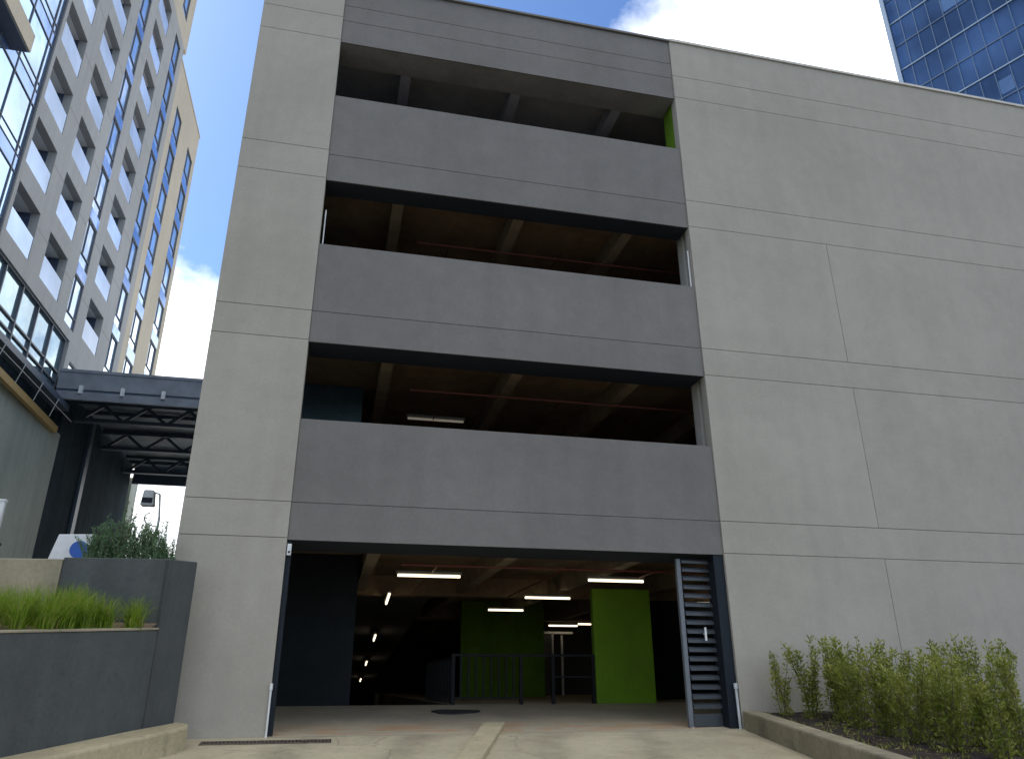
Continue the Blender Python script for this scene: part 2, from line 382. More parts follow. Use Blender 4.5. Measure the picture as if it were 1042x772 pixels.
# ceiling tubes
def tube_light(name_label, a, b, group='lit ceiling tubes on the ground level', m='tube'):
    a, b = Vector(a), Vector(b); c = (a+b)/2
    t = thing('tube_light', c, name_label, 'light', group)
    d = (b-a).normalized()
    mb = MB(); mb.bar(a-d*.03+Vector((0, 0, .06)), b+d*.03+Vector((0, 0, .06)), .09, .05, M['fix']); mb.build('housing', t)
    mb = MB(); mb.tube(a, b, .026, M[m], n=10); mb.build('tube', t)
    return t
tz = 2.72
TL = [((1.23, 2.8), (2.48, 2.8), 'lit ceiling tube nearest the entrance above the left of the floor, wide and horizontal'),
      ((5.2, 2.8), (6.42, 2.8), 'lit ceiling tube right above the lime green block'),
      ((4.71, 6.35), (5.88, 6.35), 'lit ceiling tube just left of the lime green block, middle in depth'),
      ((4.46, 9.8), (5.5, 9.8), 'small lit ceiling tube in front of the dim green back wall'),
      ((8.75, 14.7), (9.9, 14.7), 'small far lit ceiling tube half hidden behind the lime green block'),
      ((7.9, 15.6), (9.0, 15.6), 'far lit ceiling tube over the pale framed doorway'),
      ((9.65, 6.9), (10.75, 6.9), 'lit ceiling tube seen behind the slatted gate leaf')]
for a, b, lab in TL: tube_light(lab, (*a, tz), (*b, tz))
def on_ramp(y): return 2.72-(y-6.6)*.081
labs = ['nearest and largest lit tube of the row going down the ramp', 'second lit tube down the dark ramp', 'third lit tube down the dark ramp', 'farthest and smallest lit tube down the dark ramp']
for i, (y0, x0) in enumerate(((6.4, 1.34), (13.2, 1.45), (20.6, 1.58), (28.0, 1.7))):
    tube_light(labs[i], (x0, y0, on_ramp(y0)), (x0+.02, y0+1.25, on_ramp(y0+1.25)), group='lit tubes along the ramp')
tube_light('faint ceiling tube inside the lowest open band', (1.33, 3.55, 6.27), (2.6, 3.55, 6.27), group='ceiling tube on the first floor', m='tube_dim')

# red sprinkler pipes
for i, (z, lab) in enumerate(((2.78, 'red sprinkler pipe under the ground level ceiling behind the entrance'), (6.26, 'red sprinkler pipe under the ceiling of the lowest open band'), (9.74, 'red sprinkler pipe under the ceiling of the middle open band'))):
    p = thing('sprinkler_pipe', (3, 1.7, z), lab, 'pipe', 'red pipes under the garage ceilings')
    mb = MB(); mb.tube((1.2, 1.75, z), (11, 1.75, z), .02, M['red']); mb.build('main_pipe', p)
    for bx in (1.9, 4.4, 6.3):
        mb = MB(); mb.tube((bx, 1.72, z+.01), (bx, 6.9, z+.01), .014, M['red']); mb.build('branch_pipe', p)

# railing at the ramp head
rl = thing('railing', (4, 4.0, .32), 'black metal railing with close upright bars beside the ramp head inside the garage', 'railing')
z0 = .33
mb = MB(); mb.bar((2.55, 4.0, 1.28), (5.66, 4.0, 1.28), .045, .05, M['black']); mb.build('top_rail', rl)
mb = MB(); mb.bar((2.55, 4.0, .45), (4.02, 4.0, .45), .03, .03, M['black']); mb.build('bottom_rail', rl)
for px in (2.57, 4.02, 4.72, 5.62):
    mb = MB(); mb.box(px-.035, px+.035, 3.965, 4.035, z0-.02, 1.3, M['black']); mb.build('post', rl)
for i in range(1, 9):
    x = 2.57+1.45*i/9
    mb = MB(); mb.box(x-.018, x+.018, 3.982, 4.018, .45, 1.27, M['black']); mb.build('bar', rl)
mb = MB(); mb.bar((4.72, 4.0, .85), (5.62, 4.0, .85), .035, .035, M['black']); mb.build('middle_rail', rl)
# second row of bars standing back from the first
rl2 = thing('railing', (3.4, 5.2, .32), 'black upright bars standing behind the front railing along the ramp edge', 'railing')
mb = MB(); mb.bar((2.62, 4.3, 1.25), (2.62, 9, 1.25), .04, .04, M['black']); mb.build('top_rail', rl2)
for i in range(14):
    y = 4.3+i*.35
    mb = MB(); mb.box(2.602, 2.638, y-.018, y+.018, .33, 1.25, M['black']); mb.build('bar', rl2)

# folded slatted gate leaf
gt = thing('slatted_gate', (6.4, .3, 0), 'blue grey steel gate leaf with many horizontal slats folded at the right of the entrance', 'gate')
def gp(t, z): return Vector((6.05+t*.66, .24+t*.06, z))
gb = .035
mb = MB(); mb.hexa([(6.0, .20, gb), (6.08, .20, gb), (6.08, .28, gb), (6.0, .28, gb), (6.0, .20, 2.80), (6.08, .20, 2.80), (6.08, .28, 2.80), (6.0, .28, 2.80)], M['steel_blue']); mb.build('post', gt, .006)
mb = MB(); mb.hexa([(6.66, .288, gb), (6.72, .288, gb), (6.72, .35, gb), (6.66, .35, gb), (6.66, .288, 2.80), (6.72, .288, 2.80), (6.72, .35, 2.80), (6.66, .35, 2.80)], M['steel_dark']); mb.build('post', gt)
n = 17
for i in range(n):
    z = .33+i*(2.42/(n-1))
    a, b = gp(.09, z), gp(.93, z)
    mb = MB(); sd = Vector((0, .035, 0)); up = Vector((0, 0, .022)); tl = Vector((0, 0, .045))
    mb.hexa([a-sd-up, b-sd-up, b+sd-up+tl, a+sd-up+tl, a-sd+up, b-sd+up, b+sd+up+tl, a+sd+up+tl], M['slat']); mb.build('slat', gt)
mb = MB(); mb.hexa([gp(.09, gb), gp(.93, gb), gp(.93, gb)+Vector((0, .04, 0)), gp(.09, gb)+Vector((0, .04, 0)), gp(.09, .23), gp(.93, .23), gp(.93, .23)+Vector((0, .04, 0)), gp(.09, .23)+Vector((0, .04, 0))], M['slat']); mb.build('kick_plate', gt)
mb = MB(); mb.bar((6.43, .17, 1.40), (6.43, .17, 1.62), .035, .02, M['white']); mb.bar((6.435, .18, 1.51), (6.435, .25, 1.51), .02, .02, M['white']); mb.build('handle', gt)
mb = MB(); mb.tube((6.06, .22, .035), (6.06, .28, .035), .032, M['white'], n=12); mb.build('roller', gt)

def pipe(lab, a, b, r=.022, m='white', cap=True):
    t = thing('thin_pipe', a, lab, 'pipe')
    mb = MB(); mb.tube(a, b, r, M[m]); mb.build('tube', t)
    if cap:
        d = (Vector(b)-Vector(a)).normalized(); mb = MB(); mb.tube(Vector(b)-d*.08, Vector(b)+d*.01, r*1.55, M[m]); mb.build('cap', t)
pipe('short pale upright pipe at the foot of the left entrance jamb', (L+.0, -.03, -.01), (L-.0, -.03, .72), .016)
pipe('short grey upright pipe at the foot of the right entrance jamb', (6.81, -.012, -.01), (6.80, -.012, .70), .022, 'lampgrey')
pipe('thin white pipe at the left end of the middle open band', (-.72, .12, 8.39), (-.72, .12, 9.2), .012, cap=False)
pipe('thin white pipe beside the cream column in the middle open band', (6.83, .12, 8.39), (6.83, .12, 9.3), .018, cap=False)
t = thing('small_sensor', (-.73, .03, 2.6), 'tiny white sensor box under the lintel at the upper left entrance corner', 'sensor')
mb = MB(); mb.box(-.765, -.70, .0, .06, 2.62, 2.8, M['white']); mb.build('body', t, .008)
mb = MB(); mb.tube((-.73, .0, 2.67), (-.73, -.012, 2.67), .018, M['black'], n=12); mb.build('lens', t)

# rubber mat lying on the floor
mb = MB(); pts = []
for i in range(20):
    a = 2*math.pi*i/20; rr = 1+.12*math.sin(3*a+1)+.06*math.sin(7*a)
    pts.append((2.42+.46*rr*math.cos(a)*(1 if abs(math.cos(a)) < .8 else .95), 2.70+.27*rr*math.sin(a)))
mb.prism(pts, lambda x, y: .0802*y+.003, lambda x, y: .0802*y+.03, M['rubber'])
tag(mb.build('floor_mat'), 'dark rounded mat lying flat on the garage floor inside the entrance', 'mat')
# drain grate
dg = thing('drain_grate', (-.7, -.42, -.04), 'narrow rusty slotted drain grate in the paving at the foot of the left pillar', 'drain grate')
def dz(y): return .1*y+.004
mb = MB(); 
for (a, b) in ((-.55, -.515), (-.355, -.32)):
    mb.prism([(-1.62, a), (.15, a), (.15, b), (-1.62, b)], lambda x, y: dz(y)-.02, lambda x, y: dz(y)+.012, M['grate'])
mb.build('frame', dg)
mb = MB()
for i in range(34):
    x = -1.60+i*.0515; mb.prism([(x, -.515), (x+.022, -.515), (x+.022, -.355), (x, -.355)], lambda x, y: dz(y)-.02, lambda x, y: dz(y)+.01, M['grate'])
mb.build('bars', dg)
mb = MB(); mb.poly([(-1.62, -.55, dz(-.55)), (.15, -.55, dz(-.55)), (.15, -.32, dz(-.32)), (-1.62, -.32, dz(-.32))], M['black']); mb.build('channel', dg)

# ------------------------------------------------------------------ left planter, kerb
def ltop(x, y): return 1.255+.085*(y+2.8)*1.0
W0, W1 = Vector((-5.9, -7.55)), Vector((-2.285, -.97))
dv = (W1-W0).normalized(); nv = Vector((-dv.y, dv.x))
lw = thing('planter_wall', (-3.2, -2.6, 0), 'low slate grey retaining wall in front of the grass, left of the driveway', 'wall')
mb = MB(); q = [W0, W1, W1+nv*.22, W0+nv*.22]
mb.prism([(p.x, p.y) for p in q], -1.4, lambda x, y: ltop(x, y), M['planter']); mb.build('body', lw, .015)
mb = MB(); q = [W0-nv*.012, W1-nv*.012, W1+nv*.235, W0+nv*.235]
mb.prism([(p.x, p.y) for p in q], lambda x, y: ltop(x, y)+.001, lambda x, y: ltop(x, y)+.03, M['tan']); mb.build('cap', lw, .008)
up = thing('retaining_wall', (-2.9, -.9, 1), 'tall slate grey retaining wall under the dark green bush beside the pillar', 'wall')
mb = MB(); mb.prism([(-3.66, -.93), (-2.30, -.93), (-2.30, -.70), (-3.66, -.70)], -1, lambda x, y: 2.375+.015*(x+2.3), M['planter']); mb.build('back_wall', up, .012)
C0, C1 = Vector((-2.285+.003, -.967)), Vector((-1.985, -.50))
mb = MB(); e = (C1-C0).normalized(); nn = Vector((-e.y, e.x)); q = [C0, C1, C1+nn*.25, C0+nn*.25]
mb.prism([(p.x, p.y) for p in q], -1, lambda x, y: 2.40+.08*(y+.5), M['planter2']); mb.build('end_panel', up, .012)
mb = MB(); mb.prism([(-11, -.95), (-3.664, -.95), (-3.664, -.70), (-11, -.70)], -1, lambda x, y: 2.33+.06*(x+3.66) if x > -6 else 2.2, M['tan'])
tag(mb.build('stone_wall', bevel=.012), 'tan stone wall behind the bright grass at far left', 'wall')
# planter soil
mb = MB(); nx, ny = 30, 24
def soilz(u, v, x, y): return ltop(x, y)-.05+.14*v**.8+.03*mnoise.noise(Vector((x*3, y*3, 0)))
grid = []
for j in range(ny+1):
    row = []
    for i in range(nx+1):
        u, v = i/nx, j/ny
        a = W0.lerp(W1, u)+nv*.2; bpt = Vector((-9.5+(7.2)*u, -.94)) if u < 1 else Vector((-2.31, -.94))
        a2 = Vector((min(a.x, -2.33), min(a.y, -.96)))
        p = a2.lerp(bpt, v); row.append((p.x, p.y, soilz(u, v, p.x, p.y)))
    grid.append(row)
for j in range(ny):
    for i in range(nx): mb.poly([grid[j][i], grid[j][i+1], grid[j+1][i+1], grid[j+1][i]], M['soil_dry'])
struct(mb.build('planter_soil'))
# grass
mb = MB(); rnd = random.Random(3)
def blade(mb, p, h, lean, az, w, m):
    segs = 4; prev = None; sd = Vector((-math.sin(az), math.cos(az), 0))
    for k in range(segs+1):
        t = k/segs; d = lean*t*t
        c = Vector(p)+Vector((math.cos(az)*d, math.sin(az)*d, h*(t-.25*lean/h*t*t*.8)))
        ww = w*(1-t**1.5)+.0008
        cur = (c-sd*ww, c+sd*ww)
        if prev: mb.poly([prev[0], prev[1], cur[1], cur[0]], m)
        prev = cur
cl = []
for _ in range(135):
    t = rnd.random(); 
    x = -5.6+t*3.05; v = rnd.random()
    yf = W0.y+(x-W0.x)/(W1.x-W0.x)*(W1.y-W0.y)
    y = yf+.30+v*max(.1, -1.05-yf-.35) if yf < -1.5 else -1.08-rnd.random()*.25
    if y > -1.0: y = -1.05
    dn = mnoise.noise(Vector((x*1.6, y*1.6, 4)))
    if dn < -.22: continue
    cl.append((x, y, dn))
for x, y, dn in cl:
    vv = max(0, min(1, (y-(W0.y+(x-W0.x)/(W1.x-W0.x)*(W1.y-W0.y)))/1.6))
    zb = ltop(x, y)-.02+.1*vv
    for _ in range(95):
        a = rnd.random()*6.283; r = abs(rnd.gauss(0, .05)); h = rnd.uniform(.2, .52)*(1.0+.4*dn)
        blade(mb, (x+r*math.cos(a), min(y+r*math.sin(a), -.97), zb), h, rnd.uniform(.05, .36), rnd.random()*6.283, rnd.uniform(.002, .004), M['grass'])
tag(mb.build('grass'), 'bright green feathery grass growing in the planter at left', 'grass', kind='stuff')
# kerb at left
kb = [(-4.9, -6.6), (-4.55, -6.7), (-3.05, -3.4), (-2.35, -2.05), (-1.84, -1.15), (-1.74, -.85), (-1.78, -.62), (-1.95, -.5), (-2.02, -.54), (-2.28, -1.0)]
q = [(W0+(W1-W0)*t-nv*.004) for t in (.97, .6, .2)]
poly = kb[1:8] + [(-1.975, -.52), (-2.272, -.985)] + [(p.x, p.y) for p in q]
mb = MB(); mb.prism(poly, lambda x, y: gz(y)-.3, lambda x, y: gz(y)+.29, M['kerb'])
tag(fix(mb.build('kerb', bevel=.045)), 'pale worn concrete kerb below the slate wall, ending rounded at the left pillar', 'kerb')
# kerb and bed at right
K0, K1 = Vector((6.86, -.03)), Vector((5.75, -8.2))
kd = (K0-K1).normalized(); kn = Vector((kd.y, -kd.x))
mb = MB(); q = [K1, K1+kn*.3, K0+kn*.3, K0]
mb.prism([(p.x, p.y) for p in q], lambda x, y: gz(y)-.4, lambda x, y: gz(y)+.29+.0*x, M['kerb_grey'])
tag(fix(mb.build('kerb', bevel=.03)), 'weathered grey brown concrete kerb edging the dark shrub bed at right', 'kerb')
mb = MB(); n = 26; rows_ = []
for j in range(n+1):
    y = -.05-j*(8.0/n); row = []
    for i in range(n+1):
        xk = K0.x+(K1.x-K0.x)*(y-K0.y)/(K1.y-K0.y)+.28; x = xk+(i/n)**1.6*(20-xk)
        row.append((x, y, gz(y)+.22+.035*mnoise.noise(Vector((x*2.5, y*2.5, 1)))+(.04 if i else 0)))
    rows_.append(row)
for j in range(n):
    for i in range(n): mb.poly([rows_[j+1][i], rows_[j+1][i+1], rows_[j][i+1], rows_[j][i]], M['soil'])
struct(mb.build('shrub_bed_soil'))

# mulch chips and fallen leaves on the bed
M['litter'] = leaf('leaf_litter', (.10, .065, .03), (.22, .17, .06), (.20, .22, .05), 9, .1)
lm = MB(); rl_ = random.Random(21)
for _ in range(2600):
    y = -.1-rl_.random()**1.1*5.2; xk = K0.x+(K1.x-K0.x)*(y-K0.y)/(K1.y-K0.y)+.32; x = xk+rl_.random()**1.5*4.5
    c = Vector((x, y, gz(y)+.275+.035*mnoise.noise(Vector((x*2.5, y*2.5, 1))))); a = rl_.random()*6.283; l = rl_.uniform(.012, .035); w = l*rl_.uniform(.25, .5)
    d = Vector((math.cos(a), math.sin(a), rl_.gauss(0, .25))); sd = Vector((-math.sin(a), math.cos(a), rl_.gauss(0, .25)))
    lm.poly([c-d*l, c+sd*w, c+d*l, c-sd*w], M['litter'])
for _ in range(70):
    y = -1.2-rl_.random()*3.6; xk = K0.x+(K1.x-K0.x)*(y-K0.y)/(K1.y-K0.y)+.4; x = xk+rl_.random()**1.3*2.6
    for _k in range(14):
        a = rl_.random()*6.283; p = Vector((x+rl_.gauss(0, .04), y+rl_.gauss(0, .04), gz(y)+.26)); d = Vector((math.cos(a), math.sin(a), rl_.uniform(.5, 1.6))).normalized()
        l = rl_.uniform(.04, .11); sd = Vector((-math.sin(a), math.cos(a), 0))*.006
        lm.poly([p-sd, p+sd, p+d*l], M['shrub' if rl_.random() < .7 else 'litter'])
tag(lm.build('leaf_litter'), 'mulch chips, fallen leaves and small weeds on the dark bed soil', 'leaf litter', kind='stuff')
# shrubs
def leaf_quad(mb, p, d, up, l, w, m):
    s = d.cross(up)
    if s.length < 1e-4: s = d.orthogonal()
    s = s.normalized()*w; c = p+d*l*.5
    mb.poly([p, c+s, p+d*l, c-s], m)
def shrub(base, h, wid, rnd, stems, dens, lean=0):
    t = thing('shrub', base, '', 'shrub', 'leafy shrubs in the bed at right')
    fb = MB(); sb = MB(); B = Vector(base)
    for k in range(stems):
        az = rnd.random()*6.283; sp = rnd.uniform(.3, 1)*wid; hh = h*1.06*rnd.uniform(.55, 1.0)
        prev = B+Vector((math.cos(az), math.sin(az), 0))*.08*rnd.random()-Vector((0, 0, .06)); nseg = 7
        kink = Vector((rnd.gauss(0, .03), rnd.gauss(0, .03), 0))
        st = prev.copy()
        for sgi in range(1, nseg+1):
            f = sgi/nseg
            cur = st+Vector((math.cos(az)*sp*f**1.3, math.sin(az)*sp*f**1.3, hh*f))+kink*math.sin(f*5)+Vector((lean*f, 0, 0))
            sb.tube(prev, cur, .007*(1-.7*(f-.1)), M['twig'], .007*(1-.7*f), 5)
            d = (cur-prev)
            if f > .12:
                cnt = int(dens*1.65*(.45+.9*min(1, f*1.4)))
                if rnd.random() < .14: cnt = int(cnt*.25)
                for _ in range(cnt):
                    q = prev+d*rnd.random(); a2 = rnd.random()*6.283
                    off = Vector((math.cos(a2), math.sin(a2), rnd.uniform(.0, .9))).normalized()
                    bl = rnd.uniform(.0, .13)*(1.1-.6*f)
                    p = q+off*bl
                    dd = (off+Vector((rnd.gauss(0, .3), rnd.gauss(0, .3), rnd.gauss(.3, .3)))).normalized()
                    leaf_quad(fb, p, dd, Vector((rnd.gauss(0, .5), rnd.gauss(0, .5), 1)), rnd.uniform(.028, .085), rnd.uniform(.009, .021), M['shrub'])
            prev = cur
    fb.build('foliage', t); sb.build('stems', t)
    return t
rnd = random.Random(11)
SH = [
 (7.42, -.42, 1.0, .12, 6, 12, 'slim sparse shrub nearest the entrance gate, first of the bed'),
 (7.74, -.66, 1.26, .22, 9, 16, 'tall yellow green shrub second from the gate in the bed'),
 (7.98, -1.10, 1.22, .26, 10, 17, 'full bushy shrub third along the kerb from the gate'),
 (8.25, -.72, 1.26, .24, 9, 15, 'upright shrub against the wall behind the third kerb shrub'),
 (7.82, -1.75, 1.26, .26, 10, 16, 'fourth shrub along the kerb, midway down the bed'),
 (8.78, -.82, 1.2, .27, 8, 14, 'shrub close to the pale wall, second of the back row'),
 (7.78, -2.40, 1.22, .26, 10, 15, 'fifth shrub along the kerb counted from the gate'),
 (9.3, -.9, 1.26, .27, 9, 14, 'shrub close to the pale wall, third of the back row'),
 (7.72, -3.05, 1.24, .26, 10, 15, 'sixth shrub along the kerb counted from the gate'),
 (8.5, -1.75, 1.16, .26, 9, 14, 'middle shrub standing between kerb row and wall row'),
 (7.78, -3.65, 1.28, .27, 10, 15, 'seventh shrub along the kerb, near the bottom right corner'),
 (9.9, -1.0, 1.26, .27, 9, 14, 'shrub close to the pale wall, fourth of the back row'),
 (8.32, -2.75, 1.22, .27, 9, 14, 'shrub just behind the sixth kerb shrub at right'),
 (7.95, -4.25, 1.28, .26, 10, 15, 'nearest shrub of the kerb row, at the bottom right corner'),
 (9.3, -1.95, 1.26, .27, 9, 14, 'middle row shrub at the right edge, between kerb and wall'),
 (10.55, -1.1, 1.28, .27, 9, 14, 'shrub close to the pale wall, fifth of the back row'),
 (11.2, -1.2, 1.28, .27, 9, 14, 'rightmost shrub close to the pale wall'),
 (8.5, -3.9, 1.3, .27, 9, 14, 'near shrub beside the last kerb shrub at the lower right edge'),
 (8.42, -3.35, .95, .3, 8, 13, 'low spreading shrub between the seventh kerb shrub and the right edge'),
 (8.85, -2.6, 1.15, .28, 9, 13, 'loose shrub at the right behind the low spreading shrub')]
for (x, y, h, w, st, dn, lab) in SH:
    s = shrub((x, y, gz(y)+.24), h, w, rnd, st, dn); s['label'] = lab

# rosemary-like bush on the tall planter
bs = thing('bush', (-2.95, -.45, 2.15), 'dark green spiky rosemary bush on top of the tall slate wall beside the pillar', 'bush')
fb = MB(); sb = MB(); rnd = random.Random(5)
for k in range(270):
    u = rnd.random(); x = -3.50+u*1.13; y = -.45+rnd.gauss(0, .08)
    env = .52+.30*math.sin(min(1, max(0, u*1.05))*math.pi)**.7+.08*mnoise.noise(Vector((x*5, 0, 0)))
    h = env*rnd.uniform(.5, 1.0)+(rnd.uniform(.12, .32) if rnd.random() < .14 else 0)
    B = Vector((x, max(-.66, min(-.12, y)), 2.17)); ln = Vector((rnd.gauss(0, .10), rnd.gauss(0, .05), 0)); prev = B
    if x+ln.x > -2.42: ln.x = 0
    for sgi in range(1, 7):
        f = sgi/6; cur = B+Vector((0, 0, h*f))+ln*f**1.6
        sb.tube(prev, cur, .004, M['twig'], .003, 4)
        for _ in range(16):
            q = prev.lerp(cur, rnd.random()); a = rnd.random()*6.283
            d = Vector((math.cos(a), math.sin(a), rnd.uniform(.4, 1.6))).normalized()
            leaf_quad(fb, q, d, Vector((rnd.gauss(0, 1), rnd.gauss(0, 1), 1)), rnd.uniform(.03, .06), rnd.uniform(.004, .0075), M['shrub_dark'])
        prev = cur
fb.build('foliage', bs); sb.build('stems', bs)

# white sign board with blue disc
sg = thing('sign_board', (-3.85, .1, 2.18), 'white sign board with a blue disc half hidden by the dark bush', 'sign')
mb = MB(); mb.hexa([(-4.26, .1, 2.2), (-3.62, .1, 2.2), (-3.62, .16, 2.2), (-4.26, .16, 2.2), (-4.12, .1, 2.84), (-3.62, .1, 2.86), (-3.62, .16, 2.86), (-4.12, .16, 2.84)], M['white']); mb.build('board', sg, .008)
mb = MB(); c = Vector((-3.80, .097, 2.62)); N = 28
mb.tube(c, c+Vector((0, -.006, 0)), .13, M['blue'], n=N); mb.build('blue_disc', sg)
# slim white post and dark bin at far left
ps = thing('white_post', (-5.02, .2, 2.18), 'slim white post at the far left edge before the grey podium', 'post')
mb = MB(); mb.box(-5.09, -5.0, .2, .28, 2.18, 3.33, M['white']); mb.build('shaft', ps, .01)
mb = MB(); mb.box(-5.10, -4.99, .19, .29, 3.33, 3.36, M['white']); mb.build('cap', ps)
bn = thing('litter_bin', (-5.0, 1.0, 2.18), 'dark square bin at the far left edge above the tan wall', 'bin')
mb = MB(); mb.hexa([(-6.0, .8, 2.18), (-5.42, .8, 2.18), (-5.42, 1.3, 2.18), (-6.0, 1.3, 2.18), (-6.05, .75, 2.82), (-5.37, .75, 2.82), (-5.37, 1.35, 2.82), (-6.05, 1.35, 2.82)], M['bin']); mb.build('body', bn, .02)
mb = MB(); mb.box(-6.08, -5.34, .72, 1.38, 2.822, 2.88, M['bin']); mb.build('lid', bn, .02)
# box lamp on a post in the sky gap
lp = thing('street_lamp', (-4.05, 6.1, 2.18), 'grey box headed lamp on a bent bracket seen against the bright gap beneath the canopy', 'lamp')
mb = MB(); mb.tube((-4.05, 6.1, 2.18), (-4.05, 6.1, 4.3), .03, M['lampgrey']); mb.tube((-4.05, 6.1, 4.3), (-4.12, 6.1, 4.85), .025, M['lampgrey']); mb.build('post', lp)
mb = MB()
pr = Vector((-4.06, 6.1, 4.1))
for i in range(1, 9):
    a = i/8*math.pi*.9; cu = Vector((-4.06-.24*math.sin(a)-.12*i/8, 6.1, 4.1+.16*(1-math.cos(a)))); mb.tube(pr, cu, .016, M['lampgrey']); pr = cu
mb.tube((-4.12, 6.1, 4.85), (-4.30, 6.1, 4.9), .02, M['lampgrey']); mb.build('bracket', lp)
mb = MB(); mb.hexa([(-4.50, 6.0, 4.56), (-4.20, 6.0, 4.56), (-4.20, 6.25, 4.56), (-4.50, 6.25, 4.56), (-4.46, 6.0, 4.93), (-4.24, 6.0, 4.93), (-4.24, 6.25, 4.93), (-4.46, 6.25, 4.93)], M['lampgrey']); mb.build('lamp_head', lp, .03)
mb = MB(); mb.box(-4.46, -4.24, 5.985, 5.998, 4.62, 4.74, M['steel_dark']); mb.build('lens', lp)

# ------------------------------------------------------------------ apartment block
AX = -13.0; FH = 3.12; ZT = 28.1
ap = thing('apartment_building', (AX-6, 23, 2.2), 'tall grey and tan apartment block with deep square balconies and blue glass, at left', 'building')
def zt(k): return ZT+FH*k
REC = {'A': (14.98, 17.3), 'B': (18.6, 20.95), 'D': (24.7, 27.1)}
FL = {'C': (22.15, 23.55), 'E': (28.75, 30.2)}
FT = {'F': (32.3, 34.1), 'G': (36.7, 38.6)}
DEP = 1.1
# openings list: y0, y1, z0, z1
ops = []
for nme, (a, b) in REC.items():
    for k in range(-3 if nme != 'D' else -4, 7):
        if zt(k)-2.2 < 15.8 and nme != 'D': continue
        if zt(k) > 41.2: continue
        ops.append((a, b, zt(k)-2.2, zt(k), 'rec'))
for nme, (a, b) in FL.items():
    for k in range(-4, 7):
        top = zt(k)+(.0)
        if nme == 'C' and k < -3: continue
        if top > 41.2: continue
        ops.append((a, b, zt(k)-2.5, zt(k)+.0, 'flu'))
ops = [o for o in ops if o[2] > 14]
ops.append((23.9, 26.6, 14.0, 14.95, 'flu'))
def wall_with_holes(mb, y0, y1, z0, z1, holes, m, x1=AX, th=.35):
    yc = sorted({y0, y1}|{h[0] for h in holes}|{h[1] for h in holes})
    for ya, yb in zip(yc, yc[1:]):
        hs = sorted([h for h in holes if h[0] <= ya+1e-6 and h[1] >= yb-1e-6], key=lambda h: h[2])
        z = z0
        for h in hs+[(0, 0, z1, z1)]:
            if h[2] > z+1e-6: mb.box(x1-th, x1, ya, yb, z, h[2], m)
            z = h[3]
GY0, GY1 = 14.72, 31.0
mb = MB()
wall_with_holes(mb, GY0, 31.0, 15.72, 41.4, [o for o in ops if o[2] > 15.72 and o[4] != 'low'], M['apt_grey'])
wall_with_holes(mb, 23.35, 31.0, 13.91, 15.718, [(o[0], o[1], o[2], min(o[3], 15.718)) for o in ops if o[2] < 15.7], M['apt_grey'])
# thin panel joints cut as dark recessed strips across piers
mb.build('wall', ap)
mb = MB()
for k in range(-3, 5):
    for (a, b) in ((17.3, 18.6), (20.95, 22.15), (23.55, 24.7), (27.1, 28.75)):
        mb = MB(); mb.box(AX-.01, AX+.002, a+.02, b-.02, zt(k)-.62, zt(k)-.59, M['joint']); mb.build('panel_joint', ap)
tops = []
mb = MB(); th_h = []
for nme, (a, b) in FT.items():
    for k in range(-5, 4):
        if zt(k)+.25 < 39.8 and zt(k) > 15.8: th_h.append((a, b, zt(k)-2.35+.15, zt(k)+.15, 'flu'))
wall_with_holes(mb, 31.002, 39.4, 13.91, 40.6, th_h, M['apt_tan'], AX-.08)
mb.build('wall', ap)
# tan top storeys above the grey field
tp = []
for a, b in ((15.2, 17.2), (19, 20.9), (22.3, 23.7), (25, 27), (28.9, 30.3)):
    tp.append((a, b, 43.0, 45.4, 'flu')); tp.append((a, b, 46.1, 48.5, 'flu'))
mb = MB(); wall_with_holes(mb, GY0, 31.6, 41.402, 49.5, tp, M['apt_tan'], AX); mb.build('wall', ap)
# body, roof
mb = MB(); mb.box(AX-16, AX-DEP-.3, 2, 31.0, 11.0, 49.4, M['apt_tan']); mb.box(AX-16, AX-.45, 31.05, 39.38, 11, 40.5, M['apt_tan'])
mb.box(AX-DEP-.29, AX-.36, 31.0, 31.6, 41.0, 49.4, M['apt_tan']); mb.build('core', ap)
mb = MB(); mb.box(AX-16, AX-.05, 31.0, 39.5, 40.602, 40.75, M['apt_tan']); mb.build('roof', ap)
def window(y0, y1, z0, z1, x, kind='flu'):
    f = MB(); w = .035; xo = x-.03; xi = x-.12
    f.box(xi, xo, y0, y0+w, z0, z1, M['frame']); f.box(xi, xo, y1-w, y1, z0, z1, M['frame'])
    f.box(xi, xo, y0+w, y1-w, z0, z0+w, M['frame']); f.box(xi, xo, y0+w, y1-w, z1-w*1.6, z1, M['frame'])
    zl = z0+(z1-z0)*.24; f.box(xi, xo-.01, y0+w, y1-w, zl, zl+w, M['frame'])
    ys_ = y0+(y1-y0)*.30; f.box(xi, xo-.012, ys_, ys_+w, zl+w, z1-w*1.6, M['frame'])
    o = f.build('window', ap)
    p = MB(); p.box(xi-.03, xi+.03, y0+w-.01, y1-w+.01, z0+w-.01, z1-w, M['apt_pane']); p.build('pane', o)
def spandrel_glass(y0, y1, z0, z1, x):
    p = MB(); p.box(x-.2, x-.13, y0+.001, y1-.001, z0+.003, z1-.003, M['apt_blue']); p.build('spandrel_panel', ap)
